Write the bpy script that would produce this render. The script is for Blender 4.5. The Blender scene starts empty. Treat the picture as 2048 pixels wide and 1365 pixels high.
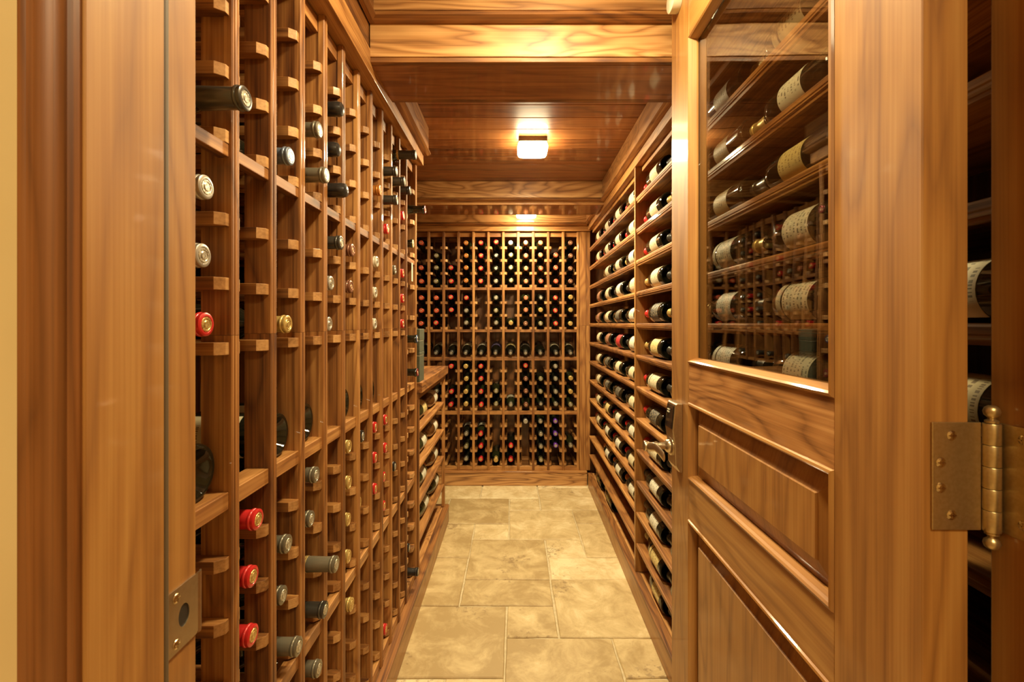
import bpy, bmesh, math, random
from mathutils import Matrix, Vector
random.seed(7)
PI = math.pi
SC = bpy.context.scene
COL = SC.collection

# ---------------------------------------------------------------- camera, world, exposure
FPX, CX, CY, H = 925.0, 1028.0, 647.0, 1.19
cam_d = bpy.data.cameras.new('camera'); cam = bpy.data.objects.new('camera', cam_d); COL.objects.link(cam)
cam.location = (0, 0, H); cam.rotation_euler = (PI/2, 0, 0)
cam_d.sensor_width = 36; cam_d.sensor_fit = 'HORIZONTAL'; cam_d.lens = FPX/2048*36
cam_d.shift_x = -(CX-1024)/2048; cam_d.shift_y = -(682.5-CY)/2048
cam_d.clip_start = 0.02; cam_d.clip_end = 50
cam_d.dof.use_dof = True; cam_d.dof.focus_distance = 1.7; cam_d.dof.aperture_fstop = 14
SC.camera = cam
w = bpy.data.worlds.new('world'); SC.world = w; w.use_nodes = True
w.node_tree.nodes['Background'].inputs[0].default_value = (1, .8, .55, 1)
w.node_tree.nodes['Background'].inputs[1].default_value = .3
SC.view_settings.view_transform = 'Standard'; SC.view_settings.look = 'None'
SC.view_settings.gamma = 1; SC.view_settings.use_curve_mapping = False
SC.view_settings.exposure = 2.38
SC.cycles.diffuse_bounces = 9; SC.cycles.glossy_bounces = 4; SC.cycles.max_bounces = 12
SC.cycles.transparent_max_bounces = 12
SC.cycles.sample_clamp_indirect = 6
LAMP_COL = (1.0, .84, .50)
LAMP_POWER = 14.0
LAMP_WATTS = 4.6

def area(name, loc, sx, sy, watts, col=LAMP_COL, rot=(0, 0, 0)):
    d = bpy.data.lights.new(name, 'AREA'); d.shape = 'RECTANGLE'; d.size = sx; d.size_y = sy
    d.energy = watts; d.color = col
    o = bpy.data.objects.new(name, d); COL.objects.link(o); o.location = loc; o.rotation_euler = rot
    return o
# unseen hall light added behind the camera to brighten jambs and casing
area('added_hall_light', (.1, -.75, 2.3), .45, .45, 5)

# ---------------------------------------------------------------- materials
MATS = {}
def newmat(name):
    m = bpy.data.materials.new(name); m.use_nodes = True
    nt = m.node_tree; nt.nodes.clear()
    out = nt.nodes.new('ShaderNodeOutputMaterial'); b = nt.nodes.new('ShaderNodeBsdfPrincipled')
    nt.links.new(b.outputs[0], out.inputs[0])
    MATS[name] = m
    return m, nt, b, out
def N(nt, t, **kw):
    n = nt.nodes.new(t)
    for k, v in kw.items():
        if k.startswith('i_'): n.inputs[int(k[2:])].default_value = v
        else: setattr(n, k, v)
    return n
def L(nt, a, b): nt.links.new(a, b)
def ramp(nt, stops):
    r = nt.nodes.new('ShaderNodeValToRGB'); e = r.color_ramp.elements
    while len(e) < len(stops): e.new(.5)
    for q, (p, c) in zip(e, stops): q.position = p; q.color = (*c, 1)
    return r

def wood(name, axis, dark, mid, light, rough=.56, ring=7.0, coat=.25, var=.3, scale=1.0, sp=.32, rw=.24, fw=.66, bw=.52):
    """grain runs along `axis` of the piece's own coordinates"""
    m, nt, b, out = newmat(name)
    tc = N(nt, 'ShaderNodeTexCoord'); oi0 = N(nt, 'ShaderNodeObjectInfo'); oi = N(nt, 'ShaderNodeSeparateColor'); L(nt, oi0.outputs['Color'], oi.inputs[0])
    cmb = N(nt, 'ShaderNodeCombineXYZ')
    mul1 = N(nt, 'ShaderNodeMath', operation='MULTIPLY', i_1=37.0); L(nt, oi.outputs[0], mul1.inputs[0])
    mul2 = N(nt, 'ShaderNodeMath', operation='MULTIPLY', i_1=71.0); L(nt, oi.outputs[0], mul2.inputs[0])
    mul3 = N(nt, 'ShaderNodeMath', operation='MULTIPLY', i_1=53.0); L(nt, oi.outputs[0], mul3.inputs[0])
    L(nt, mul1.outputs[0], cmb.inputs[0]); L(nt, mul2.outputs[0], cmb.inputs[1]); L(nt, mul3.outputs[0], cmb.inputs[2])
    add = N(nt, 'ShaderNodeVectorMath', operation='ADD'); L(nt, tc.outputs['Object'], add.inputs[0]); L(nt, cmb.outputs[0], add.inputs[1])
    def mapped(along, across):
        mp = N(nt, 'ShaderNodeMapping'); s = [across]*3; s['XYZ'.index(axis)] = along
        mp.inputs['Scale'].default_value = [v*scale for v in s]; L(nt, add.outputs[0], mp.inputs['Vector']); return mp
    m1 = mapped(.9, 5.5)
    n1 = N(nt, 'ShaderNodeTexNoise'); n1.inputs['Scale'].default_value = 1.6; n1.inputs['Detail'].default_value = 2.5; n1.inputs['Distortion'].default_value = .5
    L(nt, m1.outputs[0], n1.inputs['Vector'])
    k = N(nt, 'ShaderNodeMath', operation='MULTIPLY', i_1=ring*2.4); L(nt, n1.outputs['Fac'], k.inputs[0])
    pp = N(nt, 'ShaderNodeMath', operation='PINGPONG', i_1=1.0); L(nt, k.outputs[0], pp.inputs[0])
    m2 = mapped(3.0, 260.0)
    n2 = N(nt, 'ShaderNodeTexNoise'); n2.inputs['Scale'].default_value = 1.0; n2.inputs['Detail'].default_value = 3.0
    L(nt, m2.outputs[0], n2.inputs['Vector'])
    m3 = mapped(1.3, 60.0)
    n3 = N(nt, 'ShaderNodeTexNoise'); n3.inputs['Scale'].default_value = 1.0; n3.inputs['Detail'].default_value = 2.0
    L(nt, m3.outputs[0], n3.inputs['Vector'])
    pq = N(nt, 'ShaderNodeMath', operation='POWER', i_1=1.6); L(nt, pp.outputs[0], pq.inputs[0])
    a1 = N(nt, 'ShaderNodeMath', operation='MULTIPLY', i_1=-rw); L(nt, pq.outputs[0], a1.inputs[0])
    a2 = N(nt, 'ShaderNodeMath', operation='MULTIPLY_ADD', i_1=fw); L(nt, n2.outputs['Fac'], a2.inputs[0]); L(nt, a1.outputs[0], a2.inputs[2])
    a3 = N(nt, 'ShaderNodeMath', operation='MULTIPLY_ADD', i_1=bw); L(nt, n3.outputs['Fac'], a3.inputs[0]); L(nt, a2.outputs[0], a3.inputs[2])
    r0 = N(nt, 'ShaderNodeMath', operation='MULTIPLY_ADD', i_1=var, i_2=.49+rw*.385-fw/2-bw/2-var/2); L(nt, oi.outputs[0], r0.inputs[0])
    a4 = N(nt, 'ShaderNodeMath', operation='ADD'); L(nt, a3.outputs[0], a4.inputs[0]); L(nt, r0.outputs[0], a4.inputs[1])
    r = ramp(nt, [(.49-sp, dark), (.49, mid), (.49+sp, light)]); L(nt, a4.outputs[0], r.inputs[0])
    L(nt, r.outputs[0], b.inputs['Base Color'])
    b.inputs['Roughness'].default_value = rough
    b.inputs['Coat Weight'].default_value = coat; b.inputs['Coat Roughness'].default_value = .07
    bp = N(nt, 'ShaderNodeBump'); bp.inputs['Strength'].default_value = .12; bp.inputs['Distance'].default_value = .0006
    L(nt, n2.outputs['Fac'], bp.inputs['Height']); L(nt, bp.outputs[0], b.inputs['Normal'])
    return m
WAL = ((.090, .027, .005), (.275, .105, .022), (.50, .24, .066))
CHE = ((.19, .070, .012), (.335, .143, .028), (.46, .235, .058))
for ax in 'XYZ':
    wood('walnut_'+ax, ax, *WAL)
    wood('cherry_'+ax, ax, *CHE, ring=5.5, coat=.35, var=.1, sp=.42, rw=.34, fw=.6, bw=.34)
wood('figured_X', 'X', (.17, .065, .018), (.46, .22, .07), (.68, .39, .15), ring=13.0, coat=.4, rough=.45, var=.1, scale=.8, sp=.38, rw=.45, fw=.5, bw=.4)
wood('plank_X', 'X', (.085, .025, .007), (.26, .088, .024), (.46, .185, .055), ring=5.0, coat=.45, rough=.42, var=.5, sp=.42)
wood('endgrain', 'X', (.20, .085, .022), (.40, .195, .062), (.56, .31, .115), ring=3.0, coat=.1, var=.3)
wood('figured_Y', 'Y', (.15, .055, .015), (.42, .185, .055), (.62, .33, .12), ring=11.0, coat=.35, rough=.45, var=.1)
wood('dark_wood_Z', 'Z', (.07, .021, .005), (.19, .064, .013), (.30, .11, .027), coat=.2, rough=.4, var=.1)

def plain(name, col, rough=.5, metal=0.0, coat=0.0, spec=.5):
    m, nt, b, out = newmat(name)
    b.inputs['Base Color'].default_value = (*col, 1); b.inputs['Roughness'].default_value = rough
    b.inputs['Metallic'].default_value = metal; b.inputs['Coat Weight'].default_value = coat
    b.inputs['Specular IOR Level'].default_value = spec
    return m
def noisy(name, c1, c2, rough=.5, metal=0.0, sc=40, bump=.0, coat=0.0):
    m, nt, b, out = newmat(name)
    tc = N(nt, 'ShaderNodeTexCoord'); n = N(nt, 'ShaderNodeTexNoise'); n.inputs['Scale'].default_value = sc; n.inputs['Detail'].default_value = 4
    L(nt, tc.outputs['Object'], n.inputs['Vector']); r = ramp(nt, [(.35, c1), (.65, c2)]); L(nt, n.outputs['Fac'], r.inputs[0])
    L(nt, r.outputs[0], b.inputs['Base Color']); b.inputs['Roughness'].default_value = rough; b.inputs['Metallic'].default_value = metal
    b.inputs['Coat Weight'].default_value = coat
    if bump:
        bp = N(nt, 'ShaderNodeBump'); bp.inputs['Strength'].default_value = bump; bp.inputs['Distance'].default_value = .001
        L(nt, n.outputs['Fac'], bp.inputs['Height']); L(nt, bp.outputs[0], b.inputs['Normal'])
    return m
noisy('paint', (.66, .50, .24), (.70, .54, .27), .6, sc=6)
noisy('brass', (.50, .36, .16), (.56, .41, .20), .36, .9, sc=300)
noisy('satin_nickel', (.52, .42, .28), (.58, .47, .32), .27, .95, sc=200)
plain('screw_metal', (.55, .42, .24), .25, 1)
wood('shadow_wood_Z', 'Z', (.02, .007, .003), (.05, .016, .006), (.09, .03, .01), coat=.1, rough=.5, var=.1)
plain('black_plastic', (.012, .010, .010), .08, 0, .5)
plain('weatherstrip', (.10, .065, .03), .6)
plain('strike_shade_dark', (.018, .012, .008), .6)
plain('white_plastic', (.75, .70, .52), .35)
plain('bottle_glass', (.010, .009, .005), .06, 0, 0, .6)
plain('bottle_glass_green', (.022, .024, .008), .06, 0, 0, .6)
plain('bottle_glass_amber', (.085, .032, .008), .06, 0, 0, .7)
CAPS = {'red': (.55, .022, .02), 'orange': (.52, .085, .035), 'amber': (.50, .18, .03), 'gold': (.56, .38, .12), 'olive': (.22, .18, .075),
        'gray': (.17, .145, .10), 'silver': (.42, .38, .32), 'brown': (.24, .10, .055), 'black': (.018, .015, .013), 'white': (.66, .60, .46),
        'maroon': (.24, .022, .025), 'purple': (.17, .05, .42), 'blue': (.035, .07, .20), 'copper': (.46, .16, .07), 'bluegray': (.16, .19, .24),
        'dark': (.055, .048, .038), 'cream': (.50, .43, .20)}
for k, c in CAPS.items(): plain('capsule_'+k, c, .34, .15 if k in ('red', 'black', 'white', 'orange', 'cream') else .45, .3)
noisy('seal_gold', (.35, .20, .05), (.80, .58, .22), .3, .6, sc=420, bump=.5)
noisy('seal_silver', (.22, .19, .14), (.72, .66, .52), .3, .6, sc=420, bump=.5)
noisy('seal_pale', (.40, .20, .10), (.68, .46, .26), .4, .3, sc=420, bump=.4)

def labelmat(name, paper, ink, extra=None):
    m, nt, b, out = newmat(name)
    uv = N(nt, 'ShaderNodeUVMap'); sp = N(nt, 'ShaderNodeSeparateXYZ'); L(nt, uv.outputs[0], sp.inputs[0])
    oi = N(nt, 'ShaderNodeObjectInfo')
    rows = N(nt, 'ShaderNodeMath', operation='MULTIPLY', i_1=7.0); L(nt, sp.outputs[1], rows.inputs[0])
    fl = N(nt, 'ShaderNodeMath', operation='FLOOR'); L(nt, rows.outputs[0], fl.inputs[0])
    fr = N(nt, 'ShaderNodeMath', operation='FRACT'); L(nt, rows.outputs[0], fr.inputs[0])
    d = N(nt, 'ShaderNodeMath', operation='SUBTRACT', i_1=.5); L(nt, fr.outputs[0], d.inputs[0])
    ab = N(nt, 'ShaderNodeMath', operation='ABSOLUTE'); L(nt, d.outputs[0], ab.inputs[0])
    inrow = N(nt, 'ShaderNodeMath', operation='LESS_THAN', i_1=.2); L(nt, ab.outputs[0], inrow.inputs[0])
    cv = N(nt, 'ShaderNodeCombineXYZ'); ux = N(nt, 'ShaderNodeMath', operation='MULTIPLY', i_1=42.0); L(nt, sp.outputs[0], ux.inputs[0])
    ry = N(nt, 'ShaderNodeMath', operation='MULTIPLY', i_1=9.7); L(nt, fl.outputs[0], ry.inputs[0]); L(nt, ux.outputs[0], cv.inputs[0]); L(nt, ry.outputs[0], cv.inputs[1])
    rz = N(nt, 'ShaderNodeMath', operation='MULTIPLY', i_1=50.0); L(nt, oi.outputs['Random'], rz.inputs[0]); L(nt, rz.outputs[0], cv.inputs[2])
    nz = N(nt, 'ShaderNodeTexNoise'); nz.inputs['Scale'].default_value = 1; nz.inputs['Detail'].default_value = 0; L(nt, cv.outputs[0], nz.inputs['Vector'])
    on = N(nt, 'ShaderNodeMath', operation='GREATER_THAN', i_1=.52); L(nt, nz.outputs['Fac'], on.inputs[0])
    du = N(nt, 'ShaderNodeMath', operation='SUBTRACT', i_1=.5); L(nt, sp.outputs[0], du.inputs[0])
    au = N(nt, 'ShaderNodeMath', operation='ABSOLUTE'); L(nt, du.outputs[0], au.inputs[0])
    inu = N(nt, 'ShaderNodeMath', operation='LESS_THAN', i_1=.28); L(nt, au.outputs[0], inu.inputs[0])
    m1 = N(nt, 'ShaderNodeMath', operation='MULTIPLY'); L(nt, inrow.outputs[0], m1.inputs[0]); L(nt, on.outputs[0], m1.inputs[1])
    m2 = N(nt, 'ShaderNodeMath', operation='MULTIPLY'); L(nt, m1.outputs[0], m2.inputs[0]); L(nt, inu.outputs[0], m2.inputs[1])
    m3 = N(nt, 'ShaderNodeMath', operation='MULTIPLY', i_1=.75); L(nt, m2.outputs[0], m3.inputs[0])
    mx = N(nt, 'ShaderNodeMix', data_type='RGBA'); mx.inputs[6].default_value = (*paper, 1); mx.inputs[7].default_value = (*ink, 1)
    L(nt, m3.outputs[0], mx.inputs[0]); L(nt, mx.outputs[2], b.inputs['Base Color'])
    b.inputs['Roughness'].default_value = .55
    return m
LABS = {'cream': ((.56, .48, .30), (.10, .05, .03)), 'white': ((.60, .55, .42), (.08, .07, .06)), 'yellow': ((.56, .43, .17), (.15, .07, .02)),
        'dark': ((.035, .028, .022), (.45, .36, .2)), 'red': ((.45, .02, .02), (.05, .02, .02)), 'brown': ((.22, .07, .03), (.5, .4, .25)),
        'goldline': ((.07, .05, .02), (.7, .52, .1)), 'violet': ((.10, .07, .20), (.6, .55, .5))}
for k, v in LABS.items(): labelmat('label_'+k, *v)

def tilemat(name, c1, c2, c3):
    m, nt, b, out = newmat(name)
    tc = N(nt, 'ShaderNodeTexCoord'); oi = N(nt, 'ShaderNodeObjectInfo')
    mul = N(nt, 'ShaderNodeMath', operation='MULTIPLY', i_1=40.0); L(nt, oi.outputs['Random'], mul.inputs[0])
    add = N(nt, 'ShaderNodeVectorMath', operation='ADD'); L(nt, tc.outputs['Object'], add.inputs[0]); L(nt, mul.outputs[0], add.inputs[1])
    n1 = N(nt, 'ShaderNodeTexNoise'); n1.inputs['Scale'].default_value = 8; n1.inputs['Detail'].default_value = 10; n1.inputs['Roughness'].default_value = .7; n1.inputs['Distortion'].default_value = .5
    L(nt, add.outputs[0], n1.inputs['Vector'])
    r0 = N(nt, 'ShaderNodeMath', operation='MULTIPLY_ADD', i_1=.30, i_2=-.16); L(nt, oi.outputs['Random'], r0.inputs[0])
    a0 = N(nt, 'ShaderNodeMath', operation='ADD'); L(nt, n1.outputs['Fac'], a0.inputs[0]); L(nt, r0.outputs[0], a0.inputs[1])
    r = ramp(nt, [(.30, c1), (.52, c2), (.70, c3)]); L(nt, a0.outputs[0], r.inputs[0])
    # stains and pits
    n2 = N(nt, 'ShaderNodeTexNoise'); n2.inputs['Scale'].default_value = 42; n2.inputs['Detail'].default_value = 5; n2.inputs['Roughness'].default_value = .7; L(nt, add.outputs[0], n2.inputs['Vector'])
    n3 = N(nt, 'ShaderNodeTexNoise'); n3.inputs['Scale'].default_value = 4.5; n3.inputs['Detail'].default_value = 2; L(nt, add.outputs[0], n3.inputs['Vector'])
    g = N(nt, 'ShaderNodeMath', operation='MULTIPLY'); L(nt, n2.outputs['Fac'], g.inputs[0]); L(nt, n3.outputs['Fac'], g.inputs[1])
    rr = ramp(nt, [(.335, (0, 0, 0)), (.40, (1, 1, 1))]); L(nt, g.outputs[0], rr.inputs[0])
    hf = N(nt, 'ShaderNodeMath', operation='MULTIPLY', i_1=.6); L(nt, rr.outputs[0], hf.inputs[0])
    mx = N(nt, 'ShaderNodeMix', data_type='RGBA'); L(nt, hf.outputs[0], mx.inputs[0]); L(nt, r.outputs[0], mx.inputs[6]); mx.inputs[7].default_value = (.20, .12, .05, 1)
    L(nt, mx.outputs[2], b.inputs['Base Color']); b.inputs['Roughness'].default_value = .5
    bp = N(nt, 'ShaderNodeBump'); bp.inputs['Strength'].default_value = .35; bp.inputs['Distance'].default_value = .003
    sb = N(nt, 'ShaderNodeMath', operation='SUBTRACT'); L(nt, n1.outputs['Fac'], sb.inputs[0]); L(nt, rr.outputs[0], sb.inputs[1])
    L(nt, sb.outputs[0], bp.inputs['Height']); L(nt, bp.outputs[0], b.inputs['Normal'])
tilemat('travertine', (.36, .245, .105), (.55, .41, .21), (.72, .59, .36))
noisy('grout', (.45, .36, .22), (.55, .45, .28), .8, sc=60)
# clear pane: Schlick reflection over plain transmission, with the slow waviness of the sheet
m = bpy.data.materials.new('clear_pane'); m.use_nodes = True; nt = m.node_tree; nt.nodes.clear(); MATS['clear_pane'] = m
out = N(nt, 'ShaderNodeOutputMaterial'); geo = N(nt, 'ShaderNodeNewGeometry'); tc = N(nt, 'ShaderNodeTexCoord')
dp = N(nt, 'ShaderNodeVectorMath', operation='DOT_PRODUCT'); L(nt, geo.outputs['Normal'], dp.inputs[0]); L(nt, geo.outputs['Incoming'], dp.inputs[1])
ab = N(nt, 'ShaderNodeMath', operation='ABSOLUTE'); L(nt, dp.outputs['Value'], ab.inputs[0])
om = N(nt, 'ShaderNodeMath', operation='SUBTRACT', i_0=1.0); L(nt, ab.outputs[0], om.inputs[1])
pw = N(nt, 'ShaderNodeMath', operation='POWER', i_1=5.0); L(nt, om.outputs[0], pw.inputs[0])
fq = N(nt, 'ShaderNodeMath', operation='MULTIPLY_ADD', i_1=.88, i_2=.12); L(nt, pw.outputs[0], fq.inputs[0])
tr = N(nt, 'ShaderNodeBsdfTransparent'); tr.inputs[0].default_value = (.84, .82, .76, 1)
gl = N(nt, 'ShaderNodeBsdfGlossy'); gl.inputs['Roughness'].default_value = 0.0
nz = N(nt, 'ShaderNodeTexNoise'); nz.inputs['Scale'].default_value = 7; nz.inputs['Detail'].default_value = 0; L(nt, tc.outputs['Object'], nz.inputs['Vector'])
bp = N(nt, 'ShaderNodeBump'); bp.inputs['Strength'].default_value = .25; bp.inputs['Distance'].default_value = .002
L(nt, nz.outputs['Fac'], bp.inputs['Height']); L(nt, bp.outputs[0], gl.inputs['Normal'])
ms = N(nt, 'ShaderNodeMixShader'); L(nt, fq.outputs[0], ms.inputs[0]); L(nt, tr.outputs[0], ms.inputs[1]); L(nt, gl.outputs[0], ms.inputs[2]); L(nt, ms.outputs[0], out.inputs[0])
def emis(name, col, s):
    m, nt, b, out = newmat(name)
    b.inputs['Base Color'].default_value = (.8, .8, .8, 1); b.inputs['Emission Color'].default_value = (*col, 1); b.inputs['Emission Strength'].default_value = s
emis('lamp_shade_glow', LAMP_COL, LAMP_POWER)
emis('added_hall_glow', LAMP_COL, 2)
plain('lamp_bronze', (.10, .065, .035), .4, .4)
noisy('box_cloth', (.045, .046, .024), (.065, .066, .036), .7, sc=90)
noisy('box_cloth_dark', (.035, .036, .020), (.05, .052, .03), .7, sc=90)
plain('paper', (.62, .54, .38), .6)

# ---------------------------------------------------------------- geometry helpers
def box(bm, x0, x1, y0, y1, z0, z1):
    v = [bm.verts.new(p) for p in ((x0,y0,z0),(x1,y0,z0),(x1,y1,z0),(x0,y1,z0),(x0,y0,z1),(x1,y0,z1),(x1,y1,z1),(x0,y1,z1))]
    for f in ((0,3,2,1),(4,5,6,7),(0,1,5,4),(1,2,6,5),(2,3,7,6),(3,0,4,7)): bm.faces.new([v[i] for i in f])
    return bm
def prism(bm, pts, axis, a, b):
    """extrude a 2-D outline: axis X -> pts are (y,z); Y -> (x,z); Z -> (x,y)"""
    def P(p, t): return (t, p[0], p[1]) if axis == 'X' else (p[0], t, p[1]) if axis == 'Y' else (p[0], p[1], t)
    va = [bm.verts.new(P(p, a)) for p in pts]; vb = [bm.verts.new(P(p, b)) for p in pts]
    n = len(pts)
    bm.faces.new(va); bm.faces.new(list(reversed(vb)))
    for i in range(n): bm.faces.new((va[i], va[(i+1) % n], vb[(i+1) % n], vb[i]))
    return bm
def lathe(bm, prof, seg=24, close=True, z0=0):
    rings = []
    for r, z in prof:
        rings.append([bm.verts.new((r*math.cos(2*PI*i/seg), r*math.sin(2*PI*i/seg), z+z0)) for i in range(seg)] if r > 1e-6 else [bm.verts.new((0, 0, z+z0))])
    for A, B in zip(rings, rings[1:]):
        for i in range(seg):
            j = (i+1) % seg
            if len(A) == 1 and len(B) == 1: continue
            if len(A) == 1: bm.faces.new((A[0], B[j], B[i]))
            elif len(B) == 1: bm.faces.new((A[i], A[j], B[0]))
            else: bm.faces.new((A[i], A[j], B[j], B[i]))
    return bm
def xf(bm, M): bmesh.ops.transform(bm, matrix=M, verts=bm.verts); return bm
def finish(bm, name, mat, smooth=False, bev=0):
    bmesh.ops.recalc_face_normals(bm, faces=bm.faces)
    if bev: bmesh.ops.bevel(bm, geom=[e for e in bm.edges if e.is_manifold and e.calc_face_angle(0) > .6], offset=bev, segments=2, affect='EDGES', profile=.5)
    me = bpy.data.meshes.new(name); bm.to_mesh(me); bm.free()
    me.materials.append(MATS[mat])
    if smooth:
        me.shade_smooth() if hasattr(me, 'shade_smooth') else None
        me.set_sharp_from_angle(angle=math.radians(38))
    return me
def put(name, me, parent=None, loc=(0,0,0), rot=(0,0,0)):
    o = bpy.data.objects.new(name, me); COL.objects.link(o); o.parent = parent; o.location = loc; o.rotation_euler = rot
    o.color = (random.random(), 0, 0, 1)      # seeds the board's own grain
    return o
def B(name, mat, parent, x0, x1, y0, y1, z0, z1, bev=0, label=None):
    """a board whose own origin sits at its centre"""
    c = ((x0+x1)/2, (y0+y1)/2, (z0+z1)/2)
    bm = bmesh.new(); box(bm, x0-c[0], x1-c[0], y0-c[1], y1-c[1], z0-c[2], z1-c[2])
    o = put(name, finish(bm, name, mat, bev=bev), parent, c)
    if label: o['label'] = label
    return o
def empty(name, loc=(0,0,0), rz=0, label=None, cat=None, group=None, kind=None, parent=None):
    o = bpy.data.objects.new(name, None); COL.objects.link(o); o.location = loc; o.rotation_euler = (0,0,rz); o.parent = parent
    o.empty_display_size = .05
    tag(o, label, cat, group, kind); return o
def tag(o, label=None, cat=None, group=None, kind=None):
    if label: o['label'] = label
    if cat: o['category'] = cat
    if group: o['group'] = group
    if kind: o['kind'] = kind
    return o
SKEW = -math.atan(.013)      # the side of the room with the door and the display racks is a hair out of parallel

# ---------------------------------------------------------------- room shell
ZC = 2.029
XL, XA, YB = -.76, -1.03, 3.70
def S(name, mat, *a, label=None, cat=None, bev=0, rz=0):
    o = B(name, mat, None, *a, bev=bev)
    if rz:
        c = Vector(o.location); o.location = Matrix.Rotation(rz, 3, 'Z') @ c; o.rotation_euler = (0, 0, rz)
    tag(o, label, cat, None, 'structure'); return o
fl = S('floor', 'grout', -1.9, 1.9, -1.9, YB+.05, -.05, -.006, label='travertine tile floor laid in a random stone pattern', cat='floor')
# tiles on a 0.2 m module; (i0,i1,j0,j1)
tiles = [(-3,-1,8,10),(-1,1,8,10),(1,3,7,9),(1,3,9,10),(-2,0,6,8),(-4,-2,6,8),(0,1,7,8),(0,2,5,7),(2,4,6,7),(2,4,4,6),(-1,0,5,6),(-3,-1,4,6),
         (-1,1,3,5),(1,2,4,5),(1,3,3,4),(-3,-1,2,4),(-1,1,2,3),(1,3,1,3),(-2,0,0,2),(0,1,1,2),(0,2,-1,1),(2,3,0,1),(-3,-1,-1,0),(-1,0,-1,0)]
used = set()
for a, b_, c, d in tiles:
    for i in range(a, b_):
        for j in range(c, d): used.add((i, j))
for j in range(9, -10, -1):
    for i in range(-5, 4):
        if (i, j) in used: continue
        wI = 1; hJ = 1
        if (i+1, j) not in used and i+1 < 4 and random.random() < .7: wI = 2
        if all((i+q, j-1) not in used for q in range(wI)) and j-1 > -10 and random.random() < .6: hJ = 2
        for q in range(wI):
            for s in range(hJ): used.add((i+q, j-s))
        tiles.append((i, i+wI, j-hJ+1, j+1))
for a, b_, c, d in tiles:
    x0, x1 = -.03+.2*a+.0035, -.03+.2*b_-.0035; y0, y1 = 1.55+.199*c+.0035, 1.55+.199*d-.0035
    bm = bmesh.new(); cx, cy = (x0+x1)/2, (y0+y1)/2; hx, hy = (x1-x0)/2, (y1-y0)/2
    pts = []
    for sx, sy in ((-1,-1),(1,-1),(1,1),(-1,1)):
        nx, ny = (1 if (sx, sy) in ((-1,-1),(1,1)) else 0), 0
        pts.append((sx*hx+random.uniform(-.0025,.0025), sy*hy+random.uniform(-.0025,.0025)))
    # worn wavy outline
    outl = []
    for q in range(4):
        p, r_ = Vector((*pts[q], 0)), Vector((*pts[(q+1) % 4], 0)); n_ = 5
        for s in range(n_):
            t = s/n_; v = p.lerp(r_, t); 
            if s: v += Vector((random.uniform(-.0016,.0016), random.uniform(-.0016,.0016), 0))
            outl.append(v)
    top = [bm.verts.new((v.x*(1-.003/hx), v.y*(1-.003/hy), .0)) for v in outl]; mid = [bm.verts.new((v.x, v.y, -.003)) for v in outl]; bot = [bm.verts.new((v.x, v.y, -.012)) for v in outl]
    bm.faces.new(top); n = len(outl)
    for A_, B_ in ((top, mid), (mid, bot)):
        for i in range(n): bm.faces.new((A_[i], A_[(i+1) % n], B_[(i+1) % n], B_[i]))
    o = put('tile', finish(bm, 'tile', 'travertine'), fl, (cx, cy, 0)); o.matrix_parent_inverse = Matrix.Translation(-fl.location)

S('wall_left', 'walnut_Z', XA-.05, XA, .457, YB+.05, -.006, 2.3, label='wood-panelled wall behind the narrow rack above the counter', cat='wall')
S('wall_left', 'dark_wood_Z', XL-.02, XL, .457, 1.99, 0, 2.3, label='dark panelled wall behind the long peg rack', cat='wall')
S('trim_1', 'walnut_Z', XA, XL-.02, 1.97, 1.99, 0, 2.3, label='return panel where the wall steps back at the counter', cat='trim')
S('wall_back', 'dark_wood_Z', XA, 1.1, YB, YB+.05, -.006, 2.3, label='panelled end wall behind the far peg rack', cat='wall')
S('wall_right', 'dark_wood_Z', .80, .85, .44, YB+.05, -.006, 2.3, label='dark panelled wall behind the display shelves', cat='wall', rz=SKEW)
# wall with the doorway
S('wall_front', 'paint', -1.9, -.325, .335, .452, -.006, 2.35, label='cream painted wall at the side of the doorway', cat='wall')
S('wall_front', 'paint', .492, 1.9, .335, .452, -.006, 2.35, label='cream painted wall past the hinge jamb', cat='wall')
S('wall_front', 'paint', -.325, .492, .335, .452, 2.09, 2.35, label='cream painted wall above the doorway', cat='wall')
for nm, a, lab in (('wall_hall', (-1.95, -1.9, -1.9, .34, -.006, 2.4), 'cream painted hall wall'), ('wall_hall', (1.9, 1.95, -1.9, .34, -.006, 2.4), 'cream hall wall on the hinge side'),
                   ('wall_hall', (-1.95, 1.95, -1.95, -1.9, -.006, 2.4), 'cream hall wall facing the doorway'), ('ceiling_hall', (-1.95, 1.95, -1.95, .46, 2.35, 2.4), 'plain hall ceiling')):
    S(nm, 'paint', *a, label=lab, cat='wall' if 'wall' in nm else 'ceiling')

# ceiling with cross planks in three trays
ce = S('ceiling', 'dark_wood_Z', XA-.05, 1.1, .45, YB+.05, 2.15, 2.2, label='walnut plank ceiling in three recessed trays', cat='ceiling')
def plank(y0, y1, z, x0=XA, x1=.53):
    b = B('plank', 'plank_X', ce, x0, x1, y0+.0018, y1-.0018, z, z+.018, bev=.002); b.matrix_parent_inverse = Matrix.Translation(-ce.location)
for i in range(8): plank(.457+.1*i, .557+.1*i, 2.13)
for i in range(12): plank(1.44+.1115*i, 1.44+.1115*(i+1), ZC)
for i in range(4): plank(3.0+.11*i, 3.0+.11*(i+1), 1.995)
TR = [1]
def trim(mat, *a, label=None, rz=0, bev=.0015):
    TR[0] += 1
    return S('trim_%d' % TR[0], mat, *a, label=label, cat='trim', rz=rz, bev=bev)
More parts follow.
